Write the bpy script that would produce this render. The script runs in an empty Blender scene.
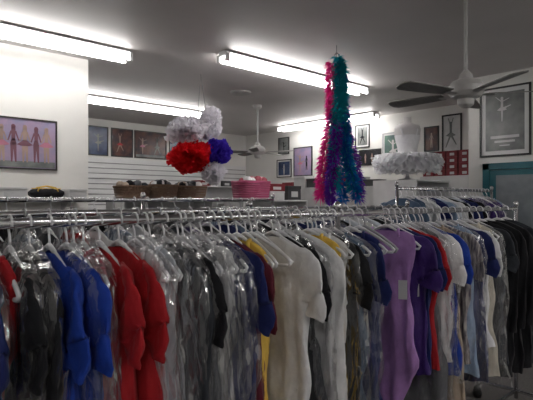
import bpy, math, random
from mathutils import Vector, Matrix
R = random.Random(7)
pi = math.pi
sc = bpy.context.scene
COL = sc.collection
sc.view_settings.view_transform = 'Standard'
# ------------------------------------------------------------------ materials
def new_mat(name):
    m = bpy.data.materials.new(name); m.use_nodes = True
    nt = m.node_tree; b = nt.nodes['Principled BSDF']
    return m, nt, b
def setc(b, k, v):
    if k in b.inputs: b.inputs[k].default_value = v
def noisy(name, c1, c2=None, scale=8, rough=.6, bump=0.0, bscale=60, metal=0, sheen=0, stretch=(1,1,1), spec=.5, coat=0, bdist=.01):
    m, nt, b = new_mat(name)
    tc = nt.nodes.new('ShaderNodeTexCoord'); mp = nt.nodes.new('ShaderNodeMapping')
    mp.inputs['Scale'].default_value = stretch
    nt.links.new(tc.outputs['Object'], mp.inputs[0])
    n = nt.nodes.new('ShaderNodeTexNoise'); n.inputs['Scale'].default_value = scale; n.inputs['Detail'].default_value = 4
    nt.links.new(mp.outputs[0], n.inputs['Vector'])
    cr = nt.nodes.new('ShaderNodeValToRGB')
    c2 = c2 or tuple(x*.8 for x in c1)
    cr.color_ramp.elements[0].position = .35; cr.color_ramp.elements[1].position = .65
    cr.color_ramp.elements[0].color = (*c2, 1); cr.color_ramp.elements[1].color = (*c1, 1)
    nt.links.new(n.outputs['Fac'], cr.inputs[0]); nt.links.new(cr.outputs[0], b.inputs['Base Color'])
    setc(b, 'Roughness', rough); setc(b, 'Metallic', metal); setc(b, 'Sheen Weight', sheen); setc(b, 'Specular IOR Level', spec); setc(b,'Coat Weight',coat)
    if bump > 0:
        n2 = nt.nodes.new('ShaderNodeTexNoise'); n2.inputs['Scale'].default_value = bscale; n2.inputs['Detail'].default_value = 3
        nt.links.new(mp.outputs[0], n2.inputs['Vector'])
        bp = nt.nodes.new('ShaderNodeBump'); bp.inputs['Strength'].default_value = bump; bp.inputs['Distance'].default_value = bdist
        nt.links.new(n2.outputs['Fac'], bp.inputs['Height']); nt.links.new(bp.outputs[0], b.inputs['Normal'])
    return m
def emis(name, c, s):
    m, nt, b = new_mat(name)
    setc(b, 'Base Color', (1, 1, 1, 1)); b.inputs['Emission Color'].default_value = (*c, 1); b.inputs['Emission Strength'].default_value = s
    return m
def thin(name, c, transp, transl=.4, rough=.6):
    m, nt, b = new_mat(name); nt.nodes.remove(b)
    out = nt.nodes['Material Output']
    d = nt.nodes.new('ShaderNodeBsdfDiffuse'); t = nt.nodes.new('ShaderNodeBsdfTranslucent'); tr = nt.nodes.new('ShaderNodeBsdfTransparent')
    d.inputs[0].default_value = (*c, 1); t.inputs[0].default_value = (*c, 1)
    m1 = nt.nodes.new('ShaderNodeMixShader'); m1.inputs[0].default_value = transl
    m2 = nt.nodes.new('ShaderNodeMixShader'); m2.inputs[0].default_value = transp
    nt.links.new(d.outputs[0], m1.inputs[1]); nt.links.new(t.outputs[0], m1.inputs[2])
    nt.links.new(m1.outputs[0], m2.inputs[1]); nt.links.new(tr.outputs[0], m2.inputs[2]); nt.links.new(m2.outputs[0], out.inputs[0])
    return m
def plastic_film():
    m, nt, b = new_mat('clear_garment_film'); nt.nodes.remove(b)
    out = nt.nodes['Material Output']
    tc = nt.nodes.new('ShaderNodeTexCoord'); mp = nt.nodes.new('ShaderNodeMapping'); mp.inputs['Scale'].default_value = (1, 1, .33)
    nt.links.new(tc.outputs['Object'], mp.inputs[0])
    n = nt.nodes.new('ShaderNodeTexNoise'); n.inputs['Scale'].default_value = 9; n.inputs['Detail'].default_value = 2; n.inputs['Distortion'].default_value = 1.5
    nt.links.new(mp.outputs[0], n.inputs['Vector'])
    n2 = nt.nodes.new('ShaderNodeTexNoise'); n2.inputs['Scale'].default_value = 14; n2.inputs['Detail'].default_value = 1; n2.inputs['Distortion'].default_value = .8
    nt.links.new(mp.outputs[0], n2.inputs['Vector'])
    s1 = nt.nodes.new('ShaderNodeMath'); s1.operation = 'SUBTRACT'; s1.inputs[1].default_value = .5; nt.links.new(n2.outputs['Fac'], s1.inputs[0])
    s2 = nt.nodes.new('ShaderNodeMath'); s2.operation = 'ABSOLUTE'; nt.links.new(s1.outputs[0], s2.inputs[0])
    s3 = nt.nodes.new('ShaderNodeMath'); s3.operation = 'MULTIPLY_ADD'; s3.inputs[1].default_value = -1.6; nt.links.new(s2.outputs[0], s3.inputs[0]); nt.links.new(n.outputs['Fac'], s3.inputs[2])
    bp = nt.nodes.new('ShaderNodeBump'); bp.inputs['Strength'].default_value = 1; bp.inputs['Distance'].default_value = .022
    nt.links.new(s3.outputs[0], bp.inputs['Height'])
    g = nt.nodes.new('ShaderNodeBsdfGlossy'); g.inputs['Roughness'].default_value = .13; g.inputs[0].default_value = (1, 1, 1, 1)
    nt.links.new(bp.outputs[0], g.inputs['Normal'])
    d = nt.nodes.new('ShaderNodeBsdfDiffuse'); d.inputs[0].default_value = (.82, .86, .92, 1); nt.links.new(bp.outputs[0], d.inputs['Normal'])
    tr = nt.nodes.new('ShaderNodeBsdfTransparent'); tr.inputs[0].default_value = (.99, .99, .995, 1)
    lw = nt.nodes.new('ShaderNodeLayerWeight'); lw.inputs[0].default_value = .3; nt.links.new(bp.outputs[0], lw.inputs['Normal'])
    m1 = nt.nodes.new('ShaderNodeMixShader'); m1.inputs[0].default_value = .03
    nt.links.new(tr.outputs[0], m1.inputs[1]); nt.links.new(d.outputs[0], m1.inputs[2])
    mm = nt.nodes.new('ShaderNodeMath'); mm.operation = 'MULTIPLY_ADD'; mm.inputs[1].default_value = .32; mm.inputs[2].default_value = .07
    nt.links.new(lw.outputs['Fresnel'], mm.inputs[0])
    m2 = nt.nodes.new('ShaderNodeMixShader'); nt.links.new(mm.outputs[0], m2.inputs[0])
    nt.links.new(m1.outputs[0], m2.inputs[1]); nt.links.new(g.outputs[0], m2.inputs[2]); nt.links.new(m2.outputs[0], out.inputs[0])
    return m
FILM = plastic_film()
M = {}
def mat(k, *a, **kw):
    if k not in M: M[k] = noisy(k, *a, **kw)
    return M[k]
WHITEWALL = mat('white_wall_paint', (.78, .77, .74), (.74, .73, .70), scale=2, rough=.7, bump=.05)
CEIL = mat('grey_ceiling_paint', (.60, .57, .56), (.56, .535, .525), scale=1.5, rough=.5, bump=.1, bscale=40)
FLOOR = mat('grey_carpet', (.17, .16, .15), (.12, .11, .11), scale=60, rough=.95, bump=.3, bscale=200)
CHROME = mat('chrome_steel', (.75, .75, .77), (.6, .6, .62), scale=5, rough=.18, metal=1)
HANG = mat('white_hanger_plastic', (.78, .78, .8), (.72, .72, .75), scale=20, rough=.35)
HANGC = mat('grey_hanger_plastic', (.45, .46, .48), (.4, .4, .42), scale=20, rough=.25)
BLACKP = mat('black_plastic', (.015, .015, .017), (.01, .01, .01), rough=.35)
DARKW = mat('dark_frame_wood', (.03, .022, .018), (.015, .012, .01), rough=.4)
TRIM = mat('white_trim', (.7, .7, .7), (.66, .66, .66), rough=.5)
TUBE = emis('fluorescent_tube_glow', (1.0, .975, .95), 20)
TUBE_FILL = emis('fluorescent_tube_glow_fill', (1.0, .98, .96), 21)  # glow for the added fill strips, not aged tubes
HOUSE = mat('white_enamel', (.8, .8, .8), (.76, .76, .76), rough=.4)
FANM = mat('fan_white_enamel', (.5, .49, .48), (.45, .44, .43), rough=.4)
FANB = mat('fan_blade_wood', (.22, .21, .20), (.17, .16, .15), scale=12, rough=.45, stretch=(1, 8, 1))
# ------------------------------------------------------------------ mesh builder
class MB:
    def __init__(s): s.v = []; s.f = []; s.m = []; s.mats = []
    def mi(s, m):
        if m not in s.mats: s.mats.append(m)
        return s.mats.index(m)
    def face(s, idx, m): s.f.append(idx); s.m.append(s.mi(m))
    def box(s, a, b, m, bev=0):
        x0, y0, z0 = a; x1, y1, z1 = b; o = len(s.v)
        s.v += [(x0,y0,z0),(x1,y0,z0),(x1,y1,z0),(x0,y1,z0),(x0,y0,z1),(x1,y0,z1),(x1,y1,z1),(x0,y1,z1)]
        for q in [(0,3,2,1),(4,5,6,7),(0,1,5,4),(1,2,6,5),(2,3,7,6),(3,0,4,7)]: s.face(tuple(o+i for i in q), m)
    def tube(s, pts, r, m, seg=8, caps=True):
        pts = [Vector(p) for p in pts]; rings = []
        n = None
        for i, p in enumerate(pts):
            d = (pts[min(i+1, len(pts)-1)] - pts[max(i-1, 0)]).normalized()
            if n is None:
                n = d.cross(Vector((0, 0, 1)))
                if n.length < .1: n = d.cross(Vector((0, 1, 0)))
                n.normalize()
            else:
                n = (n - d*n.dot(d)); n.normalize()
            b = d.cross(n); rr = r[i] if isinstance(r, (list, tuple)) else r
            o = len(s.v)
            for k in range(seg):
                a = 2*pi*k/seg; s.v.append(tuple(p + n*math.cos(a)*rr + b*math.sin(a)*rr))
            rings.append(o)
        for a, b in zip(rings, rings[1:]):
            for k in range(seg): s.face((a+k, a+(k+1) % seg, b+(k+1) % seg, b+k), m)
        if caps:
            s.face(tuple(rings[0]+k for k in range(seg))[::-1], m); s.face(tuple(rings[-1]+k for k in range(seg)), m)
    def lathe(s, prof, m, c=(0, 0, 0), seg=24, sx=1, sy=1):
        rings = []
        for r, z in prof:
            o = len(s.v)
            for k in range(seg):
                a = 2*pi*k/seg; s.v.append((c[0]+r*sx*math.cos(a), c[1]+r*sy*math.sin(a), c[2]+z))
            rings.append(o)
        for a, b in zip(rings, rings[1:]):
            for k in range(seg): s.face((a+k, a+(k+1) % seg, b+(k+1) % seg, b+k), m)
    def poly(s, pts, m):
        o = len(s.v); s.v += [tuple(p) for p in pts]; s.face(tuple(range(o, o+len(pts))), m)
    def obj(s, name, loc=(0, 0, 0), rz=0, parent=None, smooth=True, bevel=0):
        me = bpy.data.meshes.new(name); me.from_pydata(s.v, [], s.f)
        for m in s.mats: me.materials.append(m)
        me.polygons.foreach_set('material_index', s.m)
        me.polygons.foreach_set('use_smooth', [smooth]*len(s.f)); me.update()
        o = bpy.data.objects.new(name, me); COL.objects.link(o); o.location = loc; o.rotation_euler = (0, 0, rz)
        if parent: o.parent = parent
        if bevel:
            b = o.modifiers.new('bevel', 'BEVEL'); b.width = bevel; b.segments = 2; b.limit_method = 'ANGLE'
        return o
def boxobj(name, a, b, m, bevel=0):
    q = MB(); q.box(a, b, m); return q.obj(name, smooth=False, bevel=bevel)
# ------------------------------------------------------------------ room
H = 3.15
boxobj('floor', (-3.1, -4.1, -.1), (7.8, 9.2, 0), FLOOR)
boxobj('ceiling', (-3.1, -4.1, H), (7.8, 9.2, H+.1), CEIL)
boxobj('wall_back', (-3.1, 9.07, 0), (7.8, 9.2, H), WHITEWALL)
boxobj('wall_right', (7.63, 2.87, 0), (7.8, 9.07, H), WHITEWALL)
boxobj('wall_right_front', (6.14, -4.0, 0), (7.8, 2.87, H), WHITEWALL)
boxobj('wall_left', (-3.1, -4.1, 0), (-3.0, 9.07, H), WHITEWALL)
boxobj('wall_front', (-3.0, -4.1, 0), (7.8, -4.0, H), WHITEWALL)
boxobj('wall_partition', (-3.0, 5.32, 0), (2.2, 5.5, H), WHITEWALL)
boxobj('baseboard_back', (-3.0, 9.02, 0), (7.63, 9.05, .1), TRIM)
boxobj('baseboard_right', (7.60, 2.88, 0), (7.63, 9.0, .1), TRIM)
# slatwall
q = MB(); SLG = mat('slat_groove', (.3, .3, .3), (.25, .25, .25), rough=.8)
SLW = mat('slatwall_white', (.74, .74, .74), (.7, .7, .7), scale=3, rough=.45)
q.box((2.6, 9.055, .12), (7.6, 9.069, 2.4), SLG)
z = .12
while z < 2.36:
    q.box((2.6, 9.03, z), (7.6, 9.054, z+.082), SLW); z += .1
q.obj('slatwall_panel', smooth=False)
# ------------------------------------------------------------------ lights
def strip_light(x, y, along_x=True, L=2.43, em=TUBE):
    q = MB(); h = L/2
    q.box((-h, -.055, -.05), (h, .055, -.001), HOUSE)
    q.poly([(-h, -.055, -.05), (h, -.055, -.05), (h, -.1, -.03), (-h, -.1, -.03)], HOUSE)
    q.poly([(-h, .055, -.05), (h, .055, -.05), (h, .1, -.03), (-h, .1, -.03)], HOUSE)
    for yy in (-.075, .075):
        q.tube([(-h+.03, yy, -.085), (h-.03, yy, -.085)], .019, em, 10)
        for e in (-h, h-.03): q.box((e, yy-.02, -.11), (e+.03, yy+.02, -.03), HOUSE)
    q.obj('fluorescent_light', (x, y, H), 0 if along_x else pi/2, smooth=False)
strip_light(1.18, 4.75); strip_light(4.31, 4.06); strip_light(3.82, 7.1); strip_light(7.19, 6.2, False)
strip_light(-1.2, -1.2, False, em=TUBE_FILL); strip_light(2.2, -2.2, em=TUBE_FILL); strip_light(4.6, -1.2, em=TUBE_FILL)  # unseen strip lights added out of frame as front fill on the garments
# vent
q = MB(); q.lathe([(.0, -.03), (.05, -.03), (.06, -.012), (.09, -.03), (.1, -.012), (.13, -.025), (.15, 0)], FANM); q.obj('ceiling_vent', (4.47, 5.43, H))
# ------------------------------------------------------------------ ceiling fans
def fan(x, y, rod, rot, R0=.62, lights=False):
    q = MB()
    q.lathe([(0, 0), (.07, 0), (.065, -.04), (.03, -.07), (.015, -.075)], FANM)
    q.tube([(0, 0, -.05), (0, 0, -rod)], .013, FANM, 10)
    q.lathe([(.02, -rod+.06), (.045, -rod+.03), (.05, -rod), (.10, -rod-.02), (.125, -rod-.06), (.125, -rod-.1), (.10, -rod-.135), (.06, -rod-.15), (.055, -rod-.19), (.03, -rod-.21), (0, -rod-.215)], FANM, seg=32)
    for i in range(5):
        a = rot + i*2*pi/5; c, s = math.cos(a), math.sin(a)
        def P(r, w, z): return (c*r - s*w, s*r + c*w, z)
        zb = -rod-.115
        q.poly([P(.09, -.02, zb), P(.2, -.035, zb), P(.2, .035, zb), P(.09, .02, zb)], FANM)
        q.poly([P(.09, -.02, zb-.006), P(.2, -.035, zb-.006), P(.2, .035, zb-.006), P(.09, .02, zb-.006)], FANM)
        out = [(.17, -.045), (.3, -.058), (.5, -.066), (R0-.03, -.066), (R0, -.045), (R0+.01, 0), (R0, .045), (R0-.03, .066), (.5, .066), (.3, .058), (.17, .045)]
        top = [P(r, w, zb+.01+w*.2) for r, w in out]; bot = [P(r, w, zb+.003+w*.2) for r, w in out]
        q.poly(top, FANB); q.poly(bot[::-1], FANB)
        for k in range(len(out)):
            k2 = (k+1) % len(out); q.poly([top[k], top[k2], bot[k2], bot[k]], FANB)
    q.obj('ceiling_fan', (x, y, H), smooth=False)
fan(3.51, 1.66, .66, .35)
fan(5.30, 6.0, .66, .1)
# ------------------------------------------------------------------ posters
def flatmat(n, c, c2=None, sc_=6, rough=.25): return mat(n, c, c2, scale=sc_, rough=rough)
def dancer(q, x, z, h, m, y, pose=0, skirt=None):
    def seg(a, b, w0, w1):
        a = Vector((a[0], a[1])); b = Vector((b[0], b[1])); d = (b-a).normalized(); n = Vector((-d.y, d.x))
        q.poly([(x+h*p[0], y, z+h*p[1]) for p in (a-n*w0, b-n*w1, b+n*w1, a+n*w0)], m)
    q.poly([(x+h*.055*math.cos(t*pi/5), y, z+h*(.92+.065*math.sin(t*pi/5))) for t in range(10)], m)
    seg((0, .9), (0, .55), .05, .045); seg((0, .6), (0, .47), .045, .08)
    if pose == 0:
        seg((-.03, .5), (-.04, 0), .045, .018); seg((.03, .5), (.06, 0), .045, .018); seg((-.05, .8), (-.13, .55), .02, .015); seg((.05, .8), (.13, .56), .02, .015)
    elif pose == 1:
        seg((0, .5), (0, 0), .045, .018); seg((0, .5), (.34, .62), .045, .015); seg((-.03, .8), (-.25, 1.0), .02, .012); seg((.03, .8), (.28, .9), .02, .012)
    else:
        seg((0, .5), (-.2, .02), .045, .018); seg((0, .5), (.22, .1), .045, .015); seg((0, .8), (-.1, 1.12), .02, .012); seg((0, .8), (.1, 1.12), .02, .012)
    if skirt:
        q.poly([(x+h*a, y-.0006, z+h*b) for a, b in ((-.05, .57), (-.2, .46), (-.1, .43), (.1, .43), (.2, .46), (.05, .57))], skirt)
def poster(name, c, w, h, frame, bg, figs, side, ft=.02, mat_border=0, bands=None):
    q = MB(); hw, hh = w/2, h/2
    q.box((-hw, -.018, -hh), (-hw+ft, 0, hh), frame); q.box((hw-ft, -.018, -hh), (hw, 0, hh), frame)
    q.box((-hw+ft, -.018, hh-ft), (hw-ft, 0, hh), frame); q.box((-hw+ft, -.018, -hh), (hw-ft, 0, -hh+ft), frame)
    q.box((-hw+ft, -.008, -hh+ft), (hw-ft, 0, hh-ft), bg if not mat_border else TRIM)
    if mat_border:
        b = mat_border+ft; q.poly([(-hw+b, -.009, -hh+b), (hw-b, -.009, -hh+b), (hw-b, -.009, hh-b), (-hw+b, -.009, hh-b)], bg)
    for (x0, z0, x1, z1, m) in (bands or []):
        q.poly([(x0*w, -.0095, z0*h), (x1*w, -.0095, z0*h), (x1*w, -.0095, z1*h), (x0*w, -.0095, z1*h)], m)
    for (fx, fz, fh, m, pose, sk) in figs: dancer(q, fx*w, fz*h, fh*h, m, -.0105, pose, sk)
    if side == 'x': q.obj(name, (c[0], c[1], c[2]), 0, smooth=False)
    else: q.obj(name, (c[0], c[1], c[2]), -pi/2, smooth=False)
skin = flatmat('print_skin', (.40, .27, .23)); blk = flatmat('print_black', (.02, .02, .025)); wht = flatmat('print_white', (.6, .6, .6))
mauve = flatmat('print_mauve', (.36, .25, .36), (.24, .22, .34)); pinkp = flatmat('print_pink', (.5, .18, .26)); bluep = flatmat('print_blue', (.06, .09, .18), (.03, .04, .09))
dkfig = flatmat('print_maroon', (.18, .07, .10))
brown = flatmat('print_brown', (.14, .06, .045), (.03, .02, .03)); greyp = flatmat('print_grey', (.22, .23, .22), (.12, .13, .13)); greenp = flatmat('print_green', (.1, .2, .14), (.05, .1, .1))
red_p = flatmat('print_red', (.5, .05, .06)); SILV = mat('silver_frame', (.5, .5, .52), (.45, .45, .46), rough=.3, metal=.8)
poster('framed_dancers_poster', (1.50, 5.319, 2.17), .72, .52, DARKW, mauve,
       [(-.38, -.36, .70, dkfig, 0, skin), (-.24, -.36, .72, skin, 0, pinkp), (-.09, -.36, .74, dkfig, 0, None), (.06, -.36, .74, skin, 0, dkfig), (.21, -.36, .72, dkfig, 0, None), (.35, -.36, .72, skin, 0, pinkp)], 'x', bands=[(-.47, -.46, .47, -.34, greyp)], ft=.014)
poster('framed_dance_print', (3.94, 9.069, 2.73), .4, .56, BLACKP, bluep, [(0, -.35, .6, greyp, 1, greyp)], 'x')
poster('framed_stage_poster', (4.43, 9.069, 2.73), .46, .56, BLACKP, brown, [(-.1, -.35, .6, skin, 2, red_p)], 'x')
poster('framed_ballet_poster', (5.06, 9.069, 2.73), .74, .56, DARKW, brown, [(-.25, -.35, .6, skin, 1, pinkp), (.2, -.35, .6, greyp, 2, greyp)], 'x', bands=[(-.45, -.45, .45, -.36, greyp)])
poster('framed_ballet_photo', (5.85, 9.069, 2.73), .7, .56, DARKW, bluep, [(0, -.35, .6, skin, 1, wht)], 'x')
poster('framed_photo', (7.629, 7.75, 2.80), .34, .38, BLACKP, greyp, [(0, -.35, .6, blk, 1, None)], 'y')
poster('framed_photo', (7.629, 7.74, 2.30), .46, .40, BLACKP, bluep, [(0, -.35, .6, wht, 0, None)], 'y', mat_border=.03)
poster('framed_certificate', (7.629, 7.17, 2.42), .54, .62, BLACKP, mauve, [(-.15, -.35, .6, skin, 1, pinkp), (.2, -.3, .5, blk, 0, None)], 'y')
poster('framed_ballerina_print', (7.629, 5.62, 2.81), .33, .44, BLACKP, greyp, [(0, -.35, .65, blk, 2, blk)], 'y', mat_border=.03)
poster('framed_group_photo', (7.629, 5.45, 2.40), .5, .3, BLACKP, blk, [(-.2, -.35, .6, skin, 0, None), (.1, -.35, .6, skin, 0, wht)], 'y')
poster('framed_dance_poster', (7.629, 4.95, 2.5), .45, .64, SILV, greenp, [(0, -.35, .65, wht, 1, wht)], 'y', mat_border=.03)
poster('framed_tap_poster', (7.629, 4.2, 2.63), .27, .42, BLACKP, brown, [(0, -.35, .6, skin, 0, None)], 'y')
poster('framed_ballerina_poster', (7.629, 3.84, 2.69), .34, .62, BLACKP, wht, [(-.05, -.38, .7, greyp, 2, greyp)], 'y', ft=.025)
poster('large_framed_ballet_print', (6.139, 2.42, 2.555), .6, .85, BLACKP, greyp, [(-.05, .0, .36, wht, 1, wht)], 'y', ft=.022, mat_border=.05,
       bands=[(-.28, -.24, .28, -.20, wht), (-.2, -.30, .2, -.27, wht), (-.1, -.35, .1, -.335, wht)])
# teal door
TEAL = mat('teal_door_paint', (.02, .14, .17), (.015, .11, .14), rough=.4); GL = mat('white_door_panel', (.25, .28, .30), (.2, .22, .24), rough=.3)
q = MB()
q.box((-.5, -.05, 0), (-.42, 0, 2.05), TEAL); q.box((.42, -.05, 0), (.5, 0, 2.05), TEAL); q.box((-.5, -.05, 1.97), (.5, 0, 2.05), TEAL)
q.box((-.415, -.035, .02), (.415, -.005, 1.965), TEAL); q.box((-.34, -.04, .9), (.34, -.036, 1.9), GL); q.box((-.34, -.04, .15), (.34, -.036, .8), GL)
q.tube([(.34, -.04, 1.0), (.34, -.09, 1.0), (.26, -.09, 1.0)], .01, CHROME)
q.obj('door_1', (6.139, 2.17, 0), -pi/2, smooth=False, bevel=.003)
# ------------------------------------------------------------------ hanger + garments
def hanger_mesh(m, w=.205):
    q = MB()
    pts = []
    for i in range(11):
        a = math.radians(200 - i*22); pts.append((0, .022*math.cos(a), .0+.022*math.sin(a)))
    pts += [(0, .004, -.035), (0, 0, -.05), (0, 0, -.075)]
    q.tube(pts, .0036, m, 6)
    for s in (-1, 1):
        q.tube([(0, 0, -.07), (0, s*.04, -.08), (0, s*.12, -.115), (0, s*(w-.02), -.15), (0, s*w, -.165), (0, s*(w-.01), -.178), (0, s*(w-.05), -.18), (0, 0, -.18)], .0065, m, 6)
    q.tube([(0, -.04, -.08), (0, 0, -.066), (0, .04, -.08)], .008, m, 6)
    return q
def sm(a, b, x):
    t = max(0, min(1, (x-a)/(b-a))); return t*t*(3-2*t)
def shell(q, m, kind, L, rnd, infl=0.0, hemf=1.0):
    NS = 48; NL = 34
    p1, p2, p3, p4 = [rnd.uniform(0, 6.3) for _ in range(4)]
    k1 = rnd.uniform(.075, .11); k2 = rnd.uniform(.03, .045); amp = rnd.uniform(.8, 1.4)
    lean = rnd.uniform(-.02, .02)
    prof = {  # drop, halfwidth
        'tee': [(.085, .055), (.10, .10), (.125, .16), (.15, .195), (.18, .20), (.30, .19), (.5, .195), (L, .215)],
        'dress': [(.09, .09), (.105, .13), (.125, .165), (.15, .175), (.25, .16), (.38, .15), (.5, .17), (L, .26*hemf)],
        'leo': [(.095, .12), (.11, .165), (.15, .18), (.26, .165), (.4, .145), (.55, .17), (.75, .18), (L, .10)],
        'coat': [(.08, .06), (.10, .12), (.13, .18), (.155, .205), (.2, .21), (.5, .2), (L, .22)],
        'bag': [(.05, .02), (.07, .05), (.095, .12), (.125, .18), (.16, .22), (.25, .235), (.5, .235), (L, .25)]}[kind]
    def hw(d):
        for (a, ha), (b, hb) in zip(prof, prof[1:]):
            if d <= b: return ha + (hb-ha)*(d-a)/(b-a)
        return prof[-1][1]
    d0 = prof[0][0]; rings = []
    for i in range(NL+1):
        t = i/NL
        d = d0 + (L-d0)*(t**1.6)
        g = sm(.12, .45, d); w0 = hw(d)+infl*.6
        w0 += g*(.012*math.sin(d*9+p3)+.006*math.sin(d*23+p1))
        th = .014+.014*sm(d0, .2, d)+.008*g+infl
        o = len(q.v); rings.append(o)
        for k in range(NS):
            a = 2*pi*k/NS; c, s = math.cos(a), math.sin(a)
            u = w0*(abs(c)**.8)*(1 if c > 0 else -1); w = th*(abs(s)**.7)*(1 if s > 0 else -1)
            f = g*amp*(.012*math.sin(2*pi*u/k1+p1+d*2.0)+.006*math.sin(2*pi*u/k2+p2+d*3)) + .007*math.sin(d*14+u*20+p4)*sm(.1, .3, d)
            dz = .012*math.sin(u*22+p1)*t
            if infl: f += .006*math.sin(u*60+d*47+p2)*math.sin(d*33+p1)
            q.v.append((w+f+lean*d, u+.004*math.sin(d*25+k+p3), -d+dz))
    for a, b in zip(rings, rings[1:]):
        for k in range(NS): q.face((a+k, b+k, b+(k+1) % NS, a+(k+1) % NS), m)
def sleeve(q, m, s, L, rnd, w=.07):
    path = [(.15, -.15), (.195, -.175), (.222, -.22), (.235, -.30), (.23+.02, -.17-L*.8), (.235, -.17-L)]
    if L > .3: path = [(.15, -.15), (.195, -.175), (.222, -.22), (.235, -.32), (.23, -.45), (.235, -.17-L*.8), (.225, -.17-L)]
    ph = rnd.uniform(0, 6); rings = []; NS = 18
    P = []
    for (a, b) in zip(path, path[1:]):
        for t in (0, .25, .5, .75): P.append((a[0]+(b[0]-a[0])*t, a[1]+(b[1]-a[1])*t))
    P.append(path[-1]); n = len(P)
    for i, (u, z) in enumerate(P):
        i0, i1 = max(0, i-1), min(n-1, i+1)
        dx, dz = P[i1][0]-P[i0][0], P[i1][1]-P[i0][1]; l = math.hypot(dx, dz); nx, nz = -dz/l, dx/l
        wd = w*(.6+.4*sm(0, 6, i))*(1 if L < .3 else (1-.35*i/n)); th = .017+.004*math.sin(i*.9+ph)
        o = len(q.v); rings.append(o)
        for k in range(NS):
            a = 2*pi*k/NS; c, sn = math.cos(a), math.sin(a)
            q.v.append((th*sn+.009*math.sin(i*.5+c*4+ph)+.003*math.sin(i*1.7+c*9+ph), s*(u+nx*wd*c - .03), z+nz*wd*c))
    for a, b in zip(rings, rings[1:]):
        for k in range(NS): q.face((a+k, b+k, b+(k+1) % NS, a+(k+1) % NS), m)
FM = {}
def fab(name, c, rough=.75, c2=None, scale=30, bump=.8, bs=13, sheen=.05, stretch=(1, 1, .6)):
    if name not in FM: FM[name] = noisy('fabric_'+name, c, c2 or tuple(x*.85 for x in c), scale=scale, rough=rough, bump=bump, bscale=bs, sheen=sheen, stretch=stretch, bdist=.022, spec=.25)
    return FM[name]
F = {
 'navy': fab('navy', (.014, .022, .12)), 'royal': fab('royal', (.012, .05, .36)), 'red': fab('red', (.42, .012, .018)), 'black': fab('black', (.010, .010, .013)),
 'white': fab('white', (.82, .82, .83)), 'grey': fab('grey', (.16, .165, .18)), 'charcoal': fab('charcoal', (.035, .04, .05)), 'burgundy': fab('burgundy', (.12, .012, .025)),
 'yellow': fab('yellow', (.8, .52, .09)), 'lavender': fab('lavender', (.46, .25, .58), rough=.4), 'purple': fab('purple', (.05, .02, .16), rough=.45),
 'teal': fab('teal', (.02, .12, .18)), 'ltblue': fab('ltblue', (.32, .43, .6)), 'beige': fab('beige', (.45, .36, .28)), 'silver': fab('silver', (.6, .6, .63), rough=.25),
 'pink': fab('pink', (.45, .11, .14)), 'steel': fab('steel', (.10, .16, .26), rough=.4), 'green': fab('green', (.03, .18, .1)),
 'plaid': fab('plaid', (.45, .42, .4), c2=(.06, .05, .08), scale=18, stretch=(1, 6, .6)), 'cream': fab('cream', (.65, .6, .5)), 'offwhite': fab('offwhite', (.66, .70, .76)),
}
NM = {'tee': 't_shirt', 'dress': 'dress', 'leo': 'leotard', 'coat': 'long_sleeve_top'}
TAG = mat('paper_tag', (.8, .8, .78), (.75, .75, .73), rough=.7)
def garment(X, Y, zr, col, kind='tee', L=None, bag=False, hm=None, tag=False, rot=None, hemf=1.0):
    rnd = random.Random(int(X*1000)*7+int(Y*100)+len(col))
    L = L or {'tee': .82, 'dress': 1.1, 'leo': 1.0, 'coat': .95}[kind]
    q = MB(); m = F[col]
    shell(q, m, kind, L, rnd, hemf=hemf)
    if kind == 'tee':
        for s in (-1, 1): sleeve(q, m, s, .2, rnd)
    if kind == 'coat':
        for s in (-1, 1): sleeve(q, m, s, .62, rnd, .06)
    if kind in ('dress', 'leo'):
        for s in (-1, 1): q.tube([(0, s*.08, -.085), (-.02, s*.09, -.09), (-.03, s*.10, -.12)], .008, m, 6)
    if tag:
        q.poly([(-.06, -.17, -.33), (-.062, -.12, -.335), (-.062, -.12, -.43), (-.06, -.17, -.425)], TAG)
    rot = rnd.uniform(-.09, .09) if rot is None else rot
    nm = {'ltblue': 'light_blue', 'steel': 'steel_blue', 'royal': 'royal_blue'}.get(col, col)
    o = q.obj('%s_%s' % (nm, NM[kind]), (X, Y, zr), rot)
    h = hanger_mesh(hm or HANG).obj('hanger', (0, 0, .0), 0, parent=o)
    if bag:
        b = MB(); shell(b, FILM, 'bag', min(1.25, L+.08), rnd, infl=.018); b.obj('plastic_cover', (0, 0, 0), 0, parent=o)
    return o
Y1, Z1 = 1.474, 1.535
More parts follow.
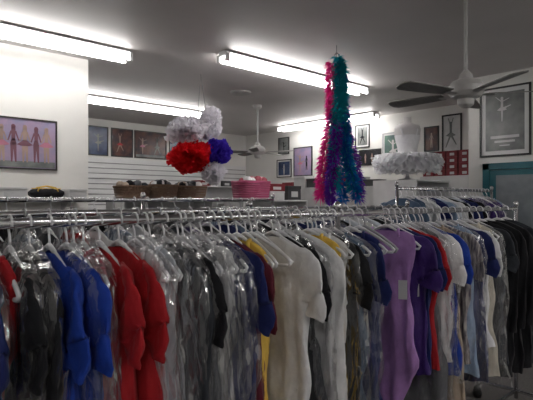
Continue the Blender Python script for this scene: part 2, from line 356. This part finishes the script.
row = [(.06,'royal','tee',1),(.13,'navy','tee',1),(.20,'black','tee',1),(.30,'navy','tee',1),(.352,'red','dress',0),(.39,'black','tee',1),(.44,'black','coat',1),(.495,'royal','tee',0),(.545,'royal','tee',1),
 (.595,'pink','leo',1),(.645,'red','tee',0),(.71,'red','tee',0),(.765,'white','dress',1),(.82,'offwhite','dress',1),(.875,'charcoal','coat',1),(.93,'black','tee',1),(.985,'grey','dress',1),
 (1.03,'white','leo',1),(1.075,'navy','dress',1),(1.115,'navy','tee',0),(1.155,'burgundy','tee',0),(1.195,'yellow','dress',0),
 (1.385,'white','tee',0),(1.425,'black','tee',0),(1.465,'charcoal','dress',1),(1.53,'white','coat',0),(1.60,'yellow','dress',0),(1.655,'white','dress',0),(1.71,'black','tee',1),(1.765,'steel','dress',1),(1.82,'navy','tee',0),
 (1.90,'navy','dress',0),(2.20,'lavender','leo',0),(2.255,'purple','tee',0),(2.31,'navy','tee',0),(2.375,'red','tee',0),(2.44,'grey','dress',1),(2.50,'white','tee',1),(2.58,'royal','tee',0),(2.66,'beige','dress',0),
 (2.75,'plaid','tee',0),(2.84,'ltblue','dress',1),(2.93,'navy','tee',0),(3.02,'white','tee',0),(3.12,'cream','dress',1),(3.22,'charcoal','tee',0),(3.32,'black','coat',0),(3.45,'black','coat',0),(3.6,'black','coat',0),(3.75,'charcoal','coat',0)]
for i, (x, c, k, b) in enumerate(row):
    L = None
    if x > 2.5: L = .95+.12*math.sin(i*2.3)
    if x > 3.3: L = 1.1
    garment(x, Y1, Z1, c, k, L=L, bag=bool(b), tag=(i in (25, 32, 34, 44)), hemf=.8)
for x in (.155, .25, .565, .80, .95, 1.24, 1.27, 1.30, 1.63, 1.97, 2.02, 2.40, 2.55):
    hanger_mesh(HANG if R.random() < .7 else HANGC).obj('clothes_hanger', (x, Y1, Z1), R.uniform(-.15, .15))
# other rows
cols = ['white', 'offwhite', 'black', 'grey', 'charcoal', 'navy', 'silver', 'red', 'black', 'steel', 'white', 'charcoal', 'purple', 'black']
def fill_row(x0, x1, Y, zr, step, seed, bagp, pal=cols, Lr=(.8, 1.1)):
    rr = random.Random(seed); x = x0
    while x < x1:
        garment(x, Y, zr, rr.choice(pal), rr.choice(['tee', 'dress', 'coat', 'tee']), L=rr.uniform(*Lr), bag=rr.random() < bagp, hm=HANG if rr.random() < .7 else HANGC)
        x += step*rr.uniform(.8, 1.25)
fill_row(.25, 3.5, 2.2, 1.54, .10, 3, .5)
fill_row(.6, 2.9, 3.3, 1.60, .13, 5, .3)
fill_row(3.75, 5.5, 2.35, 1.70, .085, 11, .25, ['white', 'offwhite', 'silver', 'navy', 'grey', 'cream', 'black', 'steel', 'ltblue', 'purple', 'white'], (.7, .9))
def rack(x0, x1, Y, zr, name='chrome_clothes_rack'):
    q = MB(); r = .015; zt = zr
    q.tube([(x0, 0, zt), (x1, 0, zt)], r, CHROME, 14)
    xs = [x0, x1] if x1-x0 < 2.5 else [x0, (x0+x1)/2+.03, x1]
    for x in xs:
        q.tube([(x, 0, .08), (x, 0, zt+.02)], .014, CHROME, 12)
        q.lathe([(0, .045), (.012, .04), (.02, .028), (.02, .012), (.013, .0)], CHROME, c=(x, 0, zt+.015), seg=16)
        q.tube([(x, -.3, .1), (x, -.27, .13), (x, 0, .14), (x, .27, .13), (x, .3, .1)], .014, CHROME, 10)
        for s in (-.3, .3): q.lathe([(0, 0), (.03, .0), (.038, .03), (.03, .07), (.012, .1), (0, .1)], BLACKP, c=(x, s, 0), seg=14)
    q.tube([(x0, 0, .14), (x1, 0, .14)], .012, CHROME, 10)
    q.obj(name, (0, Y, 0))
rack(-.4, 3.95, Y1, Z1); rack(.1, 3.6, 2.2, 1.54); rack(.4, 3.1, 3.3, 1.60); rack(3.68, 5.6, 2.35, 1.70)
# ------------------------------------------------------------------ feather boas
def feathers(q, path, rad, n, m, rnd, L=(.05, .095)):
    P = [Vector(p) for p in path]
    for i in range(n):
        t = rnd.random()*(len(P)-1); k = min(int(t), len(P)-2); p = P[k].lerp(P[k+1], t-k); ax = (P[k+1]-P[k]).normalized()
        v = Vector((rnd.gauss(0, 1), rnd.gauss(0, 1), rnd.gauss(0, 1))); v -= ax*v.dot(ax)*.6; v.normalize()
        s = v.cross(Vector((rnd.gauss(0, 1), rnd.gauss(0, 1), rnd.gauss(0, 1)))).normalized()
        l = rnd.uniform(*L); w = rnd.uniform(.004, .009)
        b = p+v*.005; c = p+v*l*.55; e = p+v*l+Vector((0, 0, -.25*l))
        q.poly([b, c+s*w, e, c-s*w], m)
rt = Vector((.737, -.676, 0)); fw = Vector((.676, .737, 0))
def bp(a, dpt, z): return tuple(rt*a+fw*dpt+Vector((0, 0, z)))
BT = [thin('boa_teal', (.02, .44, .54), 0, .35), thin('boa_pink', (.9, .06, .40), 0, .35), thin('boa_purple', (.2, .05, .5), 0, .35), thin('boa_blue', (.02, .2, .6), 0, .35)]
q = MB(); rb = random.Random(4)
def dpath(a0, a1, dd, zt, zb, c=.02):
    return [bp(a0+(a1-a0)*t+c*math.sin(t*7+a1*9), dd*min(1, t*4), (zt-3.15)+(zb-zt)*t) for t in [k/12 for k in range(13)]]
feathers(q, dpath(-.03, -.15, -.02, 2.98, 1.62), .07, 2300, BT[1], rb)
feathers(q, dpath(0.01, -.03, -.07, 3.03, 1.7), .07, 2000, BT[0], rb)
feathers(q, dpath(.02, .13, -.04, 3.0, 1.7), .07, 2300, BT[0], rb)
feathers(q, dpath(.03, .23, .02, 2.85, 1.6), .07, 1900, BT[2], rb)
feathers(q, dpath(-.02, -.07, -.1, 2.5, 1.56), .08, 1500, BT[2], rb)
feathers(q, dpath(.05, .17, -.08, 2.5, 1.6), .08, 1100, BT[3], rb)
feathers(q, dpath(.0, .05, -.0, 2.9, 1.58), .07, 1400, BT[3], rb)
STR = mat('string', (.3, .3, .3), (.25, .25, .25), rough=.8)
q.tube([(0, 0, 0), (0, 0, -.2)], .004, STR, 6)
q.tube([bp(-.02, 0, -.1), bp(0, 0, -.07), bp(.03, 0, -.1)], .006, STR, 6)
q.obj('feather_boas', (3.83, 3.14, H), smooth=False)
# ------------------------------------------------------------------ hanging tulle tutus
def puff(q, c, rx, rz, n, m, rnd):
    c = Vector(c)
    for i in range(n):
        v = Vector((rnd.gauss(0, 1), rnd.gauss(0, 1), rnd.gauss(0, 1))).normalized()
        s = v.cross(Vector((rnd.gauss(0, 1), rnd.gauss(0, 1), rnd.gauss(0, 1)))).normalized(); n2 = v.cross(s)
        def sc3(x): return Vector((x.x*rx, x.y*rx, x.z*rz))
        l = rnd.uniform(.7, 1.15)*(1+.18*math.sin(v.x*5+c.x*9)*math.sin(v.z*4+v.y*3+c.z*5)); w = rnd.uniform(.025, .045)
        a = c+sc3(v*.25*l); b = c+sc3(v*.7*l)+n2*.01; e = c+sc3(v*l)
        o = len(q.v); q.v += [tuple(x) for x in (a-s*w*.2, a+s*w*.2, b-s*w*.7, b+s*w*.7, e-s*w+n2*.015, e+n2*-.015+sc3(v)*.05, e+s*w+n2*.012)]
        mi = m; q.face((o, o+1, o+3, o+2), mi); q.face((o+2, o+3, o+5, o+4), mi); q.face((o+3, o+6, o+5), mi)
TW, TR, TB = thin('tulle_white', (.88, .86, .9), .15, .5), thin('tulle_red', (.8, .02, .03), .12, .4), thin('tulle_indigo', (.08, .04, .5), .12, .4)
TS = thin('tutu_skirt_net', (.9, .9, .92), .05, .45)
q = MB(); rb = random.Random(9)
# cluster centres: (sideways, depth, drop below the ceiling)
def tp(a, dd, z): return tuple(rt*a+fw*dd+Vector((0, 0, z)))
puff(q, tp(-.16, 0, -.70), .24, .15, 1200, TW, rb); puff(q, tp(.12, .05, -.59), .13, .18, 700, TW, rb)
puff(q, tp(-.11, 0, -1.02), .24, .18, 1500, TR, rb); puff(q, tp(.21, .05, -.95), .14, .14, 800, TB, rb); puff(q, tp(.15, .02, -1.21), .13, .13, 600, TW, rb)
q.tube([(0, 0, 0), tp(.06, 0, -.45)], .004, STR, 6); q.tube([(0, 0, -.001), tp(-.05, 0, -.67)], .004, STR, 6)
q.tube([tp(.04, 0, -.47), tp(0, 0, -.81), tp(.1, 0, -1.18)], .006, STR, 6)
q.obj('hanging_tulle_tutus', (3.46, 4.97, H), smooth=False)
# ------------------------------------------------------------------ mannequin with tutu on shelf
SH = mat('white_laminate', (.6, .6, .6), (.55, .55, .55), rough=.4)
def shelf_unit(name, x0, x1, y0, y1, ztop, n, stuff=None):
    q = MB(); t = .02
    q.box((x0, y0, 0), (x0+t, y1, ztop-t), SH); q.box((x1-t, y0, 0), (x1, y1, ztop-t), SH); q.box((x0, y0, ztop-t), (x1, y1, ztop), SH)
    q.box((x0+t, y1-t, 0), (x1-t, y1, ztop-t), SH)
    for k in range(n):
        zz = .08+(ztop-.1)*k/n; q.box((x0+t, y0, zz), (x1-t, y1-t, zz+t), SH)
    return q.obj(name, smooth=False)
shelf_unit('display_shelf', 5.1, 5.9, 3.0, 3.6, 1.84, 4)
q = MB(); MQ = mat('mannequin_white', (.62, .6, .6), (.58, .56, .56), rough=.45)
SAT = noisy('white_satin_bodice', (.8, .8, .82), (.74, .74, .76), scale=30, rough=.3, bump=.3, bscale=30)
q.lathe([(.12, 0), (.12, .015), (.03, .03), (.02, .06), (.02, .14)], CHROME)
q.lathe([(.0, .08), (.10, .09), (.155, .15), (.165, .22), (.14, .30), (.118, .36), (.125, .42), (.148, .50), (.158, .56)], SAT, sx=1, sy=.72)
q.lathe([(.156, .555), (.16, .60), (.165, .64), (.15, .68), (.09, .705), (.055, .715), (.048, .74), (.045, .79), (.0, .795)], MQ, sx=1, sy=.62)
for s in (-1, 1): q.tube([(s*.08, -.105, .55), (s*.1, -.09, .62), (s*.1, 0, .70), (s*.1, .08, .62), (s*.08, .105, .55)], .009, SAT, 6)
rb = random.Random(2)
for L_ in range(8):
    ri, ro = .13, .43-.012*abs(L_-3); ph = rb.uniform(0, 6); o = len(q.v); NS = 160; NR = 7
    for j in range(NR):
        t = j/(NR-1)
        for k in range(NS):
            a = 2*pi*k/NS; r = ri+(ro-ri)*t+.012*t*math.sin(a*23+ph)
            zz = .32-.006*L_+t*(.03-.022*L_) - .05*t*t + .016*t*math.sin(a*27+ph*2)+.008*t*math.sin(a*41+ph)
            q.v.append((r*math.cos(a), r*math.sin(a), zz))
    for j in range(NR-1):
        for k in range(NS): q.face((o+j*NS+k, o+j*NS+(k+1) % NS, o+(j+1)*NS+(k+1) % NS, o+(j+1)*NS+k), TS)
q.obj('mannequin_in_white_tutu', (5.40, 3.3, 1.84), -.75)
# ------------------------------------------------------------------ red shoe boxes shelf
RB = mat('dark_red_cardboard', (.22, .02, .03), (.17, .015, .02), rough=.6); LAB = mat('label_paper', (.6, .6, .6), (.55, .55, .55)); GB = mat('dark_grey_cardboard', (.06, .06, .07), (.05, .05, .05), rough=.6)
shelf_unit('shoe_box_shelf', 7.25, 7.6, 2.95, 4.2, 1.98, 5)
q = MB(); rb = random.Random(8)
for j in range(4):
    y = 2.98
    while y < 4.0:
        h = .095; zb = 1.981+j*.098; mm = rb.choice([RB, RB, GB, RB])
        q.box((7.28, y, zb), (7.58, y+.18, zb+h-.02), mm); q.box((7.277, y-.003, zb+h-.02), (7.583, y+.183, zb+h), mm); q.box((7.274, y+.05, zb+.02), (7.2795, y+.12, zb+.06), LAB); y += .2
q.obj('shoe_boxes', smooth=False)
# ------------------------------------------------------------------ gondolas with goods
shelf_unit('accessory_gondola', 2.6, 3.9, 5.3, 5.75, 1.6, 4)
shelf_unit('accessory_gondola', 4.0, 5.2, 4.8, 5.2, 1.6, 4)
BR = mat('brown_wicker', (.22, .14, .09), (.12, .07, .045), scale=60, rough=.8, bump=.8, bscale=90)
def basket(x, y, z, w, d, h, m, name='storage_basket', pal=('white', 'beige', 'black', 'charcoal', 'grey')):
    q = MB(); a, b = w/2, d/2; n = 8
    for k in range(n):
        zz = h*(k+.5)/n; f = .88+.12*k/n
        q.tube([(-a*f, -b*f, zz), (a*f, -b*f, zz), (a*f, b*f, zz), (-a*f, b*f, zz), (-a*f, -b*f, zz)], h/n*.52, m, 6)
    q.box((-a*.85, -b*.85, 0), (a*.85, b*.85, .01), m)
    q.tube([(-a, -b, h), (a, -b, h), (a, b, h), (-a, b, h), (-a, -b, h)], .014, m, 8)
    rr_ = random.Random(int(x*100))
    for t in range(22):
        q.lathe([(0, -.04), (.04, -.03), (.05, 0), (.045, .03), (.02, .05), (0, .05)], F[rr_.choice(pal)], c=(rr_.uniform(-a*.75, a*.75), rr_.uniform(-b*.7, b*.7), h+rr_.uniform(0, .03)), seg=10)
    return q.obj(name, (x, y, z))
basket(2.82, 5.5, 1.602, .34, .3, .16, BR); basket(3.2, 5.5, 1.602, .34, .3, .18, BR); basket(3.62, 5.5, 1.602, .4, .3, .17, BR)
PK = mat('hot_pink_plastic', (.5, .09, .20), (.42, .07, .16), rough=.4)
basket(4.28, 4.98, 1.602, .42, .3, .24, PK, 'pink_basket', ('pink', 'white', 'pink'))
def carton(name, x, y, z, w, d, h, m, rz=0):
    q = MB(); a, b = w/2, d/2
    q.box((-a, -b, 0), (a, b, h-.001), m); q.box((-a-.004, -b-.004, h*.8), (a+.004, b+.004, h), m); q.box((-a*.5, -b-.006, h*.2), (a*.5, -b-.001, h*.6), LAB)
    return q.obj(name, (x, y, z), rz, smooth=False, bevel=.003)
carton('shoe_carton', 4.68, 5.0, 1.602, .3, .22, .12, SH, .1); carton('shoe_carton', 4.70, 5.0, 1.724, .28, .2, .1, RB, -.1); carton('shoe_carton', 5.03, 5.0, 1.602, .28, .2, .2, GB, .05)
q = MB(); q.box((5.2, 6.9, 0), (6.9, 7.4, 1.0), DARKW); q.box((5.15, 6.85, 1.0), (6.95, 7.45, 1.04), SH); q.obj('sales_counter', smooth=False)
shelf_unit('shoe_shelf', 5.9, 7.2, 8.5, 8.9, 1.9, 5)
for i in range(4): carton('shoe_carton', 6.05+i*.3, 8.7, 1.9, .26, .3, .12, [RB, SH, GB, RB, SH][i])
shelf_unit('shoe_shelf', 7.25, 7.6, 5.0, 7.6, 1.85, 5)
for i in range(7): carton('shoe_carton', 7.42, 5.2+i*.35, 1.85, .28, .3, .12+.06*(i % 3), [GB, SH, RB, SH, GB, SH, RB][i])
# ledge with bags and boxes
q = MB(); q.box((.2, 5.0, 1.60), (2.1, 5.315, 1.62), SH)
for x in (.5, 1.2, 1.9): q.poly([(x, 5.315, 1.60), (x, 5.05, 1.60), (x, 5.315, 1.45)], CHROME)
q.obj('bracket_shelf', smooth=False)
def duffel(x, y, z, L, r, m, m2):
    q = MB(); n = 16; rings = []
    for i in range(n+1):
        t = -1+2*i/n; rr = r*(1-abs(t)**6*.55)*(1+.05*math.sin(t*9)); o = len(q.v); rings.append(o)
        for k in range(20):
            a = 2*pi*k/20; q.v.append((t*L/2, rr*1.15*math.cos(a), max(0, r*.85+rr*.85*math.sin(a)+.004*math.sin(i*2+k))))
    for a, b in zip(rings, rings[1:]):
        for k in range(20): q.face((a+k, a+(k+1) % 20, b+(k+1) % 20, b+k), m)
    q.face(tuple(rings[0]+k for k in range(20)), m); q.face(tuple(rings[-1]+k for k in range(20)), m)
    q.tube([(-L*.42, 0, r*1.72), (L*.42, 0, r*1.72)], .005, m2, 6)
    for s in (-1, 1): q.tube([(-.1, s*r, r*1.2), (-.08, s*r*.7, r*1.9), (0, s*r*.4, r*2.2), (.08, s*r*.7, r*1.9), (.1, s*r, r*1.2)], .007, m2, 6)
    q.obj('duffel_bag', (x, y, z))
duffel(1.70, 5.15, 1.62, .34, .055, F['black'], F['yellow'])
carton('shoe_carton', 1.98, 5.15, 1.621, .18, .2, .09, SH, .05); carton('shoe_carton', 1.36, 5.15, 1.621, .26, .2, .10, SH, -.06); carton('shoe_carton', 1.05, 5.15, 1.621, .28, .2, .1, GB, .1); carton('shoe_carton', .65, 5.15, 1.621, .3, .2, .12, SH, .1)
# ------------------------------------------------------------------ world + camera
w = bpy.data.worlds.new('world'); sc.world = w; w.use_nodes = True
w.node_tree.nodes['Background'].inputs[0].default_value = (.5, .55, .6, 1); w.node_tree.nodes['Background'].inputs[1].default_value = .1
cam = bpy.data.cameras.new('camera'); co = bpy.data.objects.new('camera', cam); COL.objects.link(co)
co.location = (0, 0, 1.6); co.rotation_euler = (pi/2, 0, math.radians(-42.5)); cam.lens = 33.03; cam.sensor_width = 36; cam.clip_start = .02
sc.camera = co
